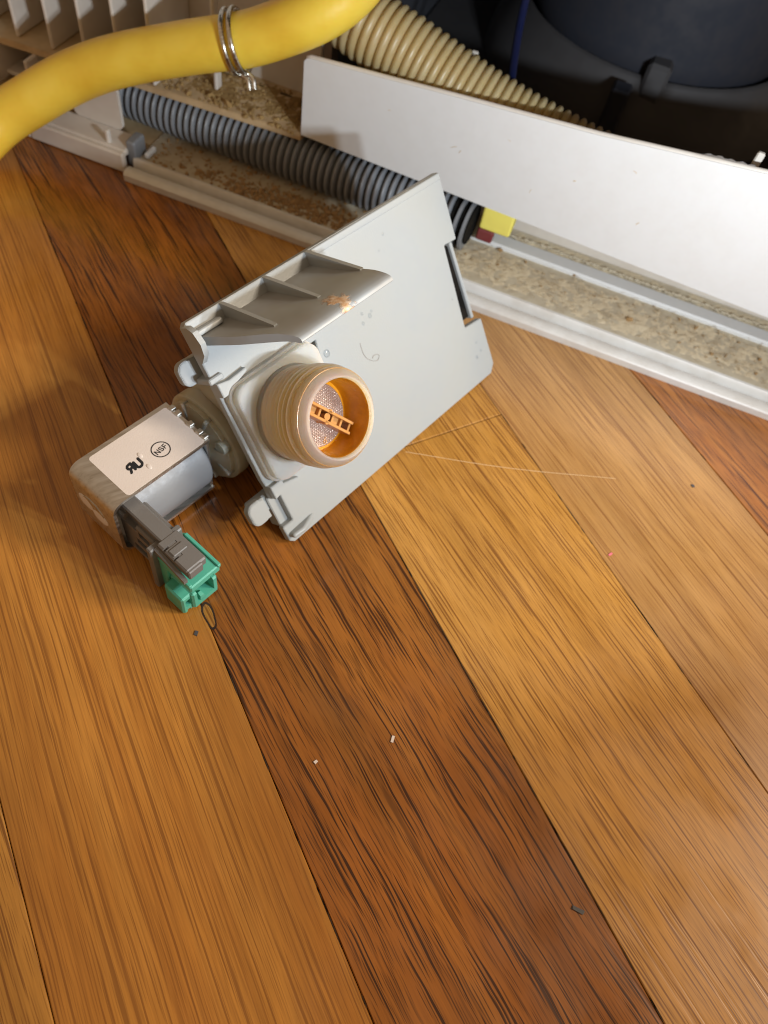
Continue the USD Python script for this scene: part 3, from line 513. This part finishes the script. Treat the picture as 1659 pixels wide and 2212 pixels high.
# dark bay behind the panel
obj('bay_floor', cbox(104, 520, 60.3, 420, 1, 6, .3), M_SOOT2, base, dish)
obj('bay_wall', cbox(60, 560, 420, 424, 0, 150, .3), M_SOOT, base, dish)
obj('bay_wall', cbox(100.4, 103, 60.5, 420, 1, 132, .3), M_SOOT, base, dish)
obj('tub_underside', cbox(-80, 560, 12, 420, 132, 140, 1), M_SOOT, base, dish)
motor = thing('drain_motor', dish((212, 195, 6))[0], 'dark round motor housing deep in the shadow behind the white panel', 'motor')
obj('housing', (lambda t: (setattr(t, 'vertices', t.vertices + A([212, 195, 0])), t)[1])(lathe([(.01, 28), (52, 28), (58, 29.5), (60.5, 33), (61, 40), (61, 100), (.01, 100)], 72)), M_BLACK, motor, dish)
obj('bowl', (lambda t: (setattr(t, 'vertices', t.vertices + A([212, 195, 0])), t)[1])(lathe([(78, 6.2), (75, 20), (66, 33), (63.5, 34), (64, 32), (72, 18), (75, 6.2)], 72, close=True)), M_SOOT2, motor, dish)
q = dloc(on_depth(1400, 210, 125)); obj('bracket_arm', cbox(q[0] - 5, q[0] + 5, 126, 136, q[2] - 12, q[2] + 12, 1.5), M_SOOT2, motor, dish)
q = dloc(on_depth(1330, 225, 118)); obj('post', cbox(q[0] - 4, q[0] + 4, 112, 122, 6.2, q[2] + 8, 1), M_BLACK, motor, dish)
pts = [on_depth(x, y, d) for x, y, d in ((1150, -60, 96), (1140, -20, 92), (1124, 50, 84), (1112, 120, 74), (1106, 165, 66), (1102, 205, 58), (1098, 250, 50))]
cb, _ = spline(pts, 60); single('blue_cable', sweep(cb, 1.5, 12), M_NAVY, 'thin blue cable hanging in the dark bay beside the cream hose', 'cable', smooth=True)

# ================================================================ hoses
def corrugated(path, pitch, r0, r1, n=32, sharp=1.0, sub=7):
    _, L = spline(path, 10); k = int(L / pitch); N = k * sub; pts, _ = spline(path, N + 1)
    ph = (np.arange(N + 1) % sub) / sub; prof = np.abs(np.sin(np.pi * ph)) ** sharp
    return sweep(pts, r0 + (r1 - r0) * prof, n)
gh = A([(20, 30.2, 13.4), (60, 29.0, 13), (95, 28.2, 13), (130, 27.3, 13), (167, 26.6, 13)])
single('grey_corrugated_hose', corrugated(gh, 2.8, 5.9, 8.8, 36, .85, 9), M_HOSEGREY, 'grey corrugated hose lying in the dusty tray under the brown ledge', 'hose', dish, smooth=50)
cuff = thing('hose_cuff', dish((172, 26, 4))[0], 'black and grey ribbed cuff at the right end of the grey corrugated hose', 'hose fitting')
obj('sleeve', cyl(7.4, (166, 27, 13), (175, 26, 13), 32), M_MATTE, cuff, dish)
for s in (169.6, 173.0): obj('collar', cyl(9.6, (s, 26.6, 12.2), (s + 1.2, 26.5, 12.2), 36), M_HOSEGREY, cuff, dish)
fo = thing('foam_block', dish((182, 34, 4))[0], 'small yellow foam block tucked under the lower edge of the white panel', 'foam')
obj('foam', rbox(177.4, 189.5, 25.5, 36, 13.0, 22.5, 1.0), M_FOAM, fo, dish)
single('maroon_connector', rbox(177.2, 183.6, 26, 31, 7.6, 12.6, .8), M_MAROON, 'small maroon plug just below the yellow foam block', 'connector', dish)
ca = [dloc(on_depth(x, y, d)) for x, y, d in ((640, -140, 50), (690, -50, 48), (735, 6, 46), (790, 53, 44), (877, 111, 43), (958, 168, 42.5), (1037, 222, 42), (1121, 273, 41.5), (1210, 322, 41), (1320, 378, 41), (1440, 436, 41))]
single('cream_corrugated_hose', corrugated(ca, 3.1, 10.2, 11.8, 40, .7), M_CREAM, 'thick cream corrugated drain hose running down behind the white panel', 'hose', dish, smooth=50)
HZ = [((-70, 330), 8.8), ((-30, 290), 12), ((0, 262), 15), ((60, 222), 21), ((120, 186), 27), ((187, 154), 33), ((260, 131), 38.5), ((350, 113), 44), ((450, 97.5), 50), ((530, 86), 54.5), ((620, 58), 61), ((700, 22), 67.5), ((760, -25), 74), ((800, -80), 82), ((830, -150), 92)]
yp, yl = spline([on_level(*p, z) for p, z in HZ], 160)
yr = 8.3 + .12 * np.sin(np.linspace(0, 9, 160))
single('yellow_hose', sweep(yp, yr, 48), M_YELLOW, 'yellow rubber hose curving across the front of the appliance', 'hose', smooth=True)
# spring clamp: two turns of wire round the yellow hose and two short tails
ic = int(np.argmin([abs((ray_ := RM.T @ (q - CAM))[0] / -ray_[2] * 1600 + 829.5 - 513) for q in yp]))
cpt, ct = yp[ic], yp[ic + 1] - yp[ic - 1]; ct /= np.linalg.norm(ct)
n1 = np.cross(ct, Z); n1 /= np.linalg.norm(n1); n2 = np.cross(ct, n1)
if n2[2] < 0: n2 = -n2
clamp = thing('spring_clamp', cpt - Z * 10, 'double wire spring clamp squeezed around the yellow hose', 'hose clamp')
low = math.atan2(-1.0, 0.0)
toward = CAM - cpt; toward -= ct * (toward @ ct); toward /= np.linalg.norm(toward)
a_cam = math.atan2(toward @ n2, toward @ n1); side = -1 if math.cos(a_cam) > 0 else 1
a0 = a_cam - math.radians(88) if math.cos(a_cam) > 0 else a_cam + math.radians(88)
turn = []
for k in range(97):
    t = k / 96; a = a0 + (2 * math.pi * 1.0) * t * (1 if math.cos(a_cam) > 0 else -1); turn.append((a, t))
def wire(shift, tail):
    P = [cpt + ct * (shift + .5 * math.sin(2 * math.pi * t)) + 9.35 * (math.cos(a) * n1 + math.sin(a) * n2) for a, t in turn]
    e = P[0] - cpt; e -= ct * (e @ ct); e /= np.linalg.norm(e)
    if tail: P = [P[0] + e * 5.4 + ct * tail, P[0] + e * 3.5 + ct * tail, P[0] + e * 1.6 + ct * tail * .9] + P[2:]
    return sweep(spline(P, 150)[0], .85, 14)
obj('wire_turn', wire(-1.7, 2.9), M_WIRE, clamp, smooth=True)
obj('wire_turn', wire(1.1, 2.0), M_WIRE, clamp, smooth=True)

# ================================================================ dust, crumbs and small things
def crumbs(n, place, size):
    out = []
    for _ in range(n):
        t = trimesh.creation.icosphere(0, 1.0); t.vertices = t.vertices * rng.uniform(.5, 1.4, (len(t.vertices), 1)) * (size * rng.lognormal(0, .45)) * rng.uniform(.5, 1.5, 3)
        ang = rng.uniform(0, 6.28); c, s = math.cos(ang), math.sin(ang); p = t.vertices.copy(); t.vertices = np.stack([p[:, 0] * c - p[:, 1] * s, p[:, 0] * s + p[:, 1] * c, p[:, 2]], 1)
        t.vertices = t.vertices + place(); out.append(t)
    return join(*out)
def tray_spot():
    s = rng.uniform(48, 175); d = rng.uniform(8, 30); return A([s, d, 3.9])
def lint_spot():
    return A([rng.uniform(172, 340), 8.5 + 22 * rng.beta(1.2, 1.2), 4.6])
def pile_spot():
    return A([np.clip(rng.normal(112, 22), 50, 165), np.clip(rng.normal(12.5, 3.5), 8, 20), 4.0])
def fibres(n, place, length, r):
    out = []
    for _ in range(n):
        p = place(); a = rng.uniform(0, 6.28); L = length * rng.lognormal(0, .4); k = rng.normal(0, 1.2); P = []
        for t in np.linspace(0, 1, 6):
            P.append(p.copy() + A([0, 0, .5 * math.sin(math.pi * t) * rng.uniform(.3, 1)])); a += k * .35; p = p + A([math.cos(a), math.sin(a), 0]) * L / 5
        out.append(sweep(P, r, 4, cap=False))
    return join(*out)
def mat_sheet(s0, s1, d0, d1, z0, amp, step, seed):                # matted fluff: a thin lumpy sheet
    S_, D_ = np.meshgrid(np.arange(s0, s1, step), np.arange(d0, d1 + .01, step), indexing='ij'); p = np.stack([S_, D_, 0 * S_], -1)
    h = meshkit.fbm(p * .42, 4, seed) * .65 + meshkit.fbm(p * 1.5, 3, seed + 9) * .5
    edge = np.minimum(np.minimum(D_ - d0, d1 - D_), np.minimum(S_ - s0, s1 - S_)) / 3 + (meshkit.fbm(p * .25, 3, seed + 4) - .5) * 2.2
    p[..., 2] = z0 - .3 + amp * (h - .18) * np.clip(edge, 0, 1); m, n = S_.shape; i = np.arange(m * n).reshape(m, n)
    q = np.stack([i[:-1, :-1], i[1:, :-1], i[1:, 1:], i[:-1, 1:]], -1).reshape(-1, 4)
    return trimesh.Trimesh(p.reshape(-1, 3), np.vstack([q[:, [0, 1, 2]], q[:, [0, 2, 3]]]), process=False)
M_LINT = plastic('lint', (.68, .59, .42), .95, amount=.9, grime=(.36, .26, .15), scale=190, bump=.1, fine=2600, spec=.1)
M_FIBRE = mat('fibre', {'o': ('geometry', {}), 'r': ('rgb_ramp', {'ramp': [(0, (.42, .32, .19)), (.4, (.58, .49, .33)), (1, (.70, .62, .46))]}), 'p': ('principled_bsdf', {'roughness': .8, 'specular_ior_level': .15})},
    [('o.random_per_island', 'r.fac'), ('r.color', 'p.base_color')])
single('lint_mat', join(mat_sheet(168, 400, 7.9, 30.4, 3.85, .7, .6, 3), mat_sheet(190, 400, 37.8, 45.5, 3.85, 1.0, .7, 8)), M_LINT, 'matted tan lint filling the open tray to the right of the bracket', 'lint', dish, smooth=True, kind='stuff')
single('lint_fibres', join(fibres(700, lint_spot, 2.4, .055), fibres(160, tray_spot, 3.0, .06)), M_FIBRE, 'loose tan fibres lying over the lint and dust in the tray', 'lint', dish, smooth=True, kind='stuff')
single('dust_crumbs', join(crumbs(420, tray_spot, .40), crumbs(700, pile_spot, .55), crumbs(110, lint_spot, .28)), M_CRUMB, 'tan sawdust crumbs scattered along the tray', 'dust', dish, smooth=False, kind='stuff')
single('shelf_dust', join(crumbs(500, lambda: A([rng.uniform(46, 102), rng.uniform(25, 50), 24.1]), .45), mat_sheet(52, 103, 27.5, 50, 24.0, .9, .7, 21)), M_BROWNDUST, 'brown dust caked on the ledge behind the yellow hose', 'dust', dish, smooth=False, kind='stuff')
def chip(px, py, sx, sy, sz, ang, m, name, label, cat):
    p = on_level(px, py); b = tm(m3.Manifold.hull_points(A([(rng.uniform(.7, 1) * x * sx, rng.uniform(.7, 1) * y * sy, (z + 1) * sz * .5 * rng.uniform(.6, 1)) for x in (-1, 1) for y in (-1, 1) for z in (-1, 1)]))).copy()
    c, s = math.cos(ang), math.sin(ang); q = b.vertices.copy(); b.vertices = np.stack([p[0] + q[:, 0] * c - q[:, 1] * s, p[1] + q[:, 0] * s + q[:, 1] * c, q[:, 2] + .06], 1)
    single(name, b, m, label, cat, smooth=False)
chip(848, 1597, .9, .4, .35, .8, M_LABEL, 'wood_chip', 'tiny pale wood chip on the dark middle board', 'chip')
chip(682, 1646, .5, .4, .3, .3, M_LABEL, 'white_crumb', 'tiny white crumb on the dark board left of the pale chip', 'crumb')
chip(1318, 1198, .8, .35, .3, .2, M_PINK, 'pink_speck', 'pink speck on the tan board at the right', 'speck')
chip(1496, 1050, .6, .5, .3, 1.2, M_SOOT, 'dark_speck', 'dark speck on the tan board near the white rail', 'speck')
chip(424, 1368, .8, .5, .3, .9, M_SOOT, 'dark_crumb', 'dark crumb on the floor below the green plug', 'crumb')
chip(1248, 1966, 1.6, .5, .25, -.9, M_SOOT2, 'floor_dent', 'grey dent in the dark board beside the pale board seam', 'dent')
def strip(pts, w, m, name, label, cat):
    p, _ = spline([on_level(x, y, .12) for x, y in pts], 40); t = sweep(p, w, 6); single(name, t, m, label, cat, smooth=True)
strip([(876, 976), (960, 990), (1090, 1010), (1200, 1022), (1330, 1034)], .10, M_SCRATCH, 'floor_scratch', 'thin pale scratch across the boards below the bracket', 'scratch')
hp = [plate(A([u, v, .12]))[0] for u, v in ((47.5, 37.4), (47.2, 35.0), (47.6, 32.6), (49.6, 30.4), (51.6, 29.8), (52.4, 30.6), (51.8, 31.3), (49.8, 31.0))]
single('hair', sweep(spline(hp, 60)[0], .035, 5), M_HAIR, 'fine dark hair curled on the face of the grey bracket', 'hair', smooth=True)
d = trimesh.creation.icosphere(3, 1.0); d.vertices = d.vertices * A([.95, 1.1, .45]) + A([35.3, 40.6, .1])
single('water_drop', d, M_CLEAR, 'clear water drop on the grey bracket beside the port flange', 'water drop', plate, smooth=True)

kp = on_level(452, 1330)
for name, rx, ry, m, z in (('knot_rim', 1.5, 4.6, M_SUB, .035), ('knot', 1.0, 3.8, W_LIGHT, .055)):
    q = A([(kp[0] + rx * math.cos(a) * (1 + .12 * math.sin(3 * a)), kp[1] + ry * math.sin(a) * (1 + .1 * math.sin(2 * a + 1)), z) for a in np.linspace(0, 2 * math.pi, 28, endpoint=False)])
    t = trimesh.creation.extrude_polygon(Polygon(q[:, :2]), .02, engine='earcut'); t.vertices[:, 2] += z - .02
    obj(name, t, m, floor, smooth=False)
dr = []
for u0, v0, r0 in ((52, 44.2, .45), (54.5, 42.4, .6), (55.6, 43.3, .35), (51.2, 41.6, .5), (69.5, 60.2, .4), (66.0, 56.8, .3), (91.5, 8.6, .5), (94.2, 9.6, .4), (93, 13.2, .35), (88.4, 31, .3)):
    d = trimesh.creation.icosphere(2, 1.0); d.vertices = d.vertices * A([r0, r0 * 1.15, r0 * .4]) + A([u0, v0, .05]); dr.append(d)
single('water_drops', join(*dr), M_CLEAR, 'scattered small water drops on the face of the grey bracket', 'water drops', plate, smooth=True, kind='stuff')

for x, z, L_, a, r0 in ((58, 41, 2.2, .5, .10), (60.5, 40.2, 1.2, 1.1, .12), (101, 45, .9, .3, .16), (88, 36, 1.6, 1.3, .08), (33, 45, 1.0, .2, .08), (126, 39, 1.3, 1.0, .12), (118, 55, 1.4, -.4, .08), (76, 50, 1.0, -.3, .07)):
    obj('scuff', sweep(A([on_panel(x - L_ / 2 * math.cos(a), z - L_ / 2 * math.sin(a), -.2), on_panel(x, z + .15, -.22), on_panel(x + L_ / 2 * math.cos(a), z + L_ / 2 * math.sin(a), -.2)]), r0, 6), M_BROWNED, panel, dish, smooth=True)
fs = []
for k in range(25):
    t = k / 24; x = 132 + 21 * t; h = 65.6 + .13 * (x - 132) + 1.7 * math.sin(math.pi * t) ** .6 * (1 - .35 * t) + .25 * math.sin(t * 40)
    fs.append((on_panel(x, h, 1.0 + .4 * math.sin(t * 9)), on_panel(x, 62.5, 1.4)))
v_ = A([p for pr_ in fs for p in pr_]); f_ = []
for k in range(24): a = 2 * k; f_ += [(a, a + 1, a + 3), (a, a + 3, a + 2)]
m_ = trimesh.Trimesh(np.vstack([v_, v_ + A([0, .12, 0])]), f_ + [tuple(i + len(v_) for i in t[::-1]) for t in f_], process=False)
single('film_scrap', m_, M_FLANGE, 'crinkled scrap of clear film stuck on the upper edge of the white panel', 'film', dish, smooth=True)

sd = []
for k, n in ((1, 26), (2, 46), (3, 34), (4, 14)):
    for _ in range(n):
        y = rng.uniform(-70, 260); L_ = rng.lognormal(1.5, .7); w_ = rng.uniform(.12, .34); x = 57 * k + rng.normal(0, .06)
        q = m3.Manifold.hull_points(A([(x - w_ / 2, y, .02), (x + w_ / 2, y + L_ * .2, .02), (x + w_ / 2, y + L_ * .7, .02), (x, y + L_, .02), (x - w_ / 2, y + L_ * .6, .02), (x, y + L_ * .5, -.2)])); sd.append(q)
obj('seam_dirt', join(*sd), M_SUB, floor, smooth=False, kind='stuff')
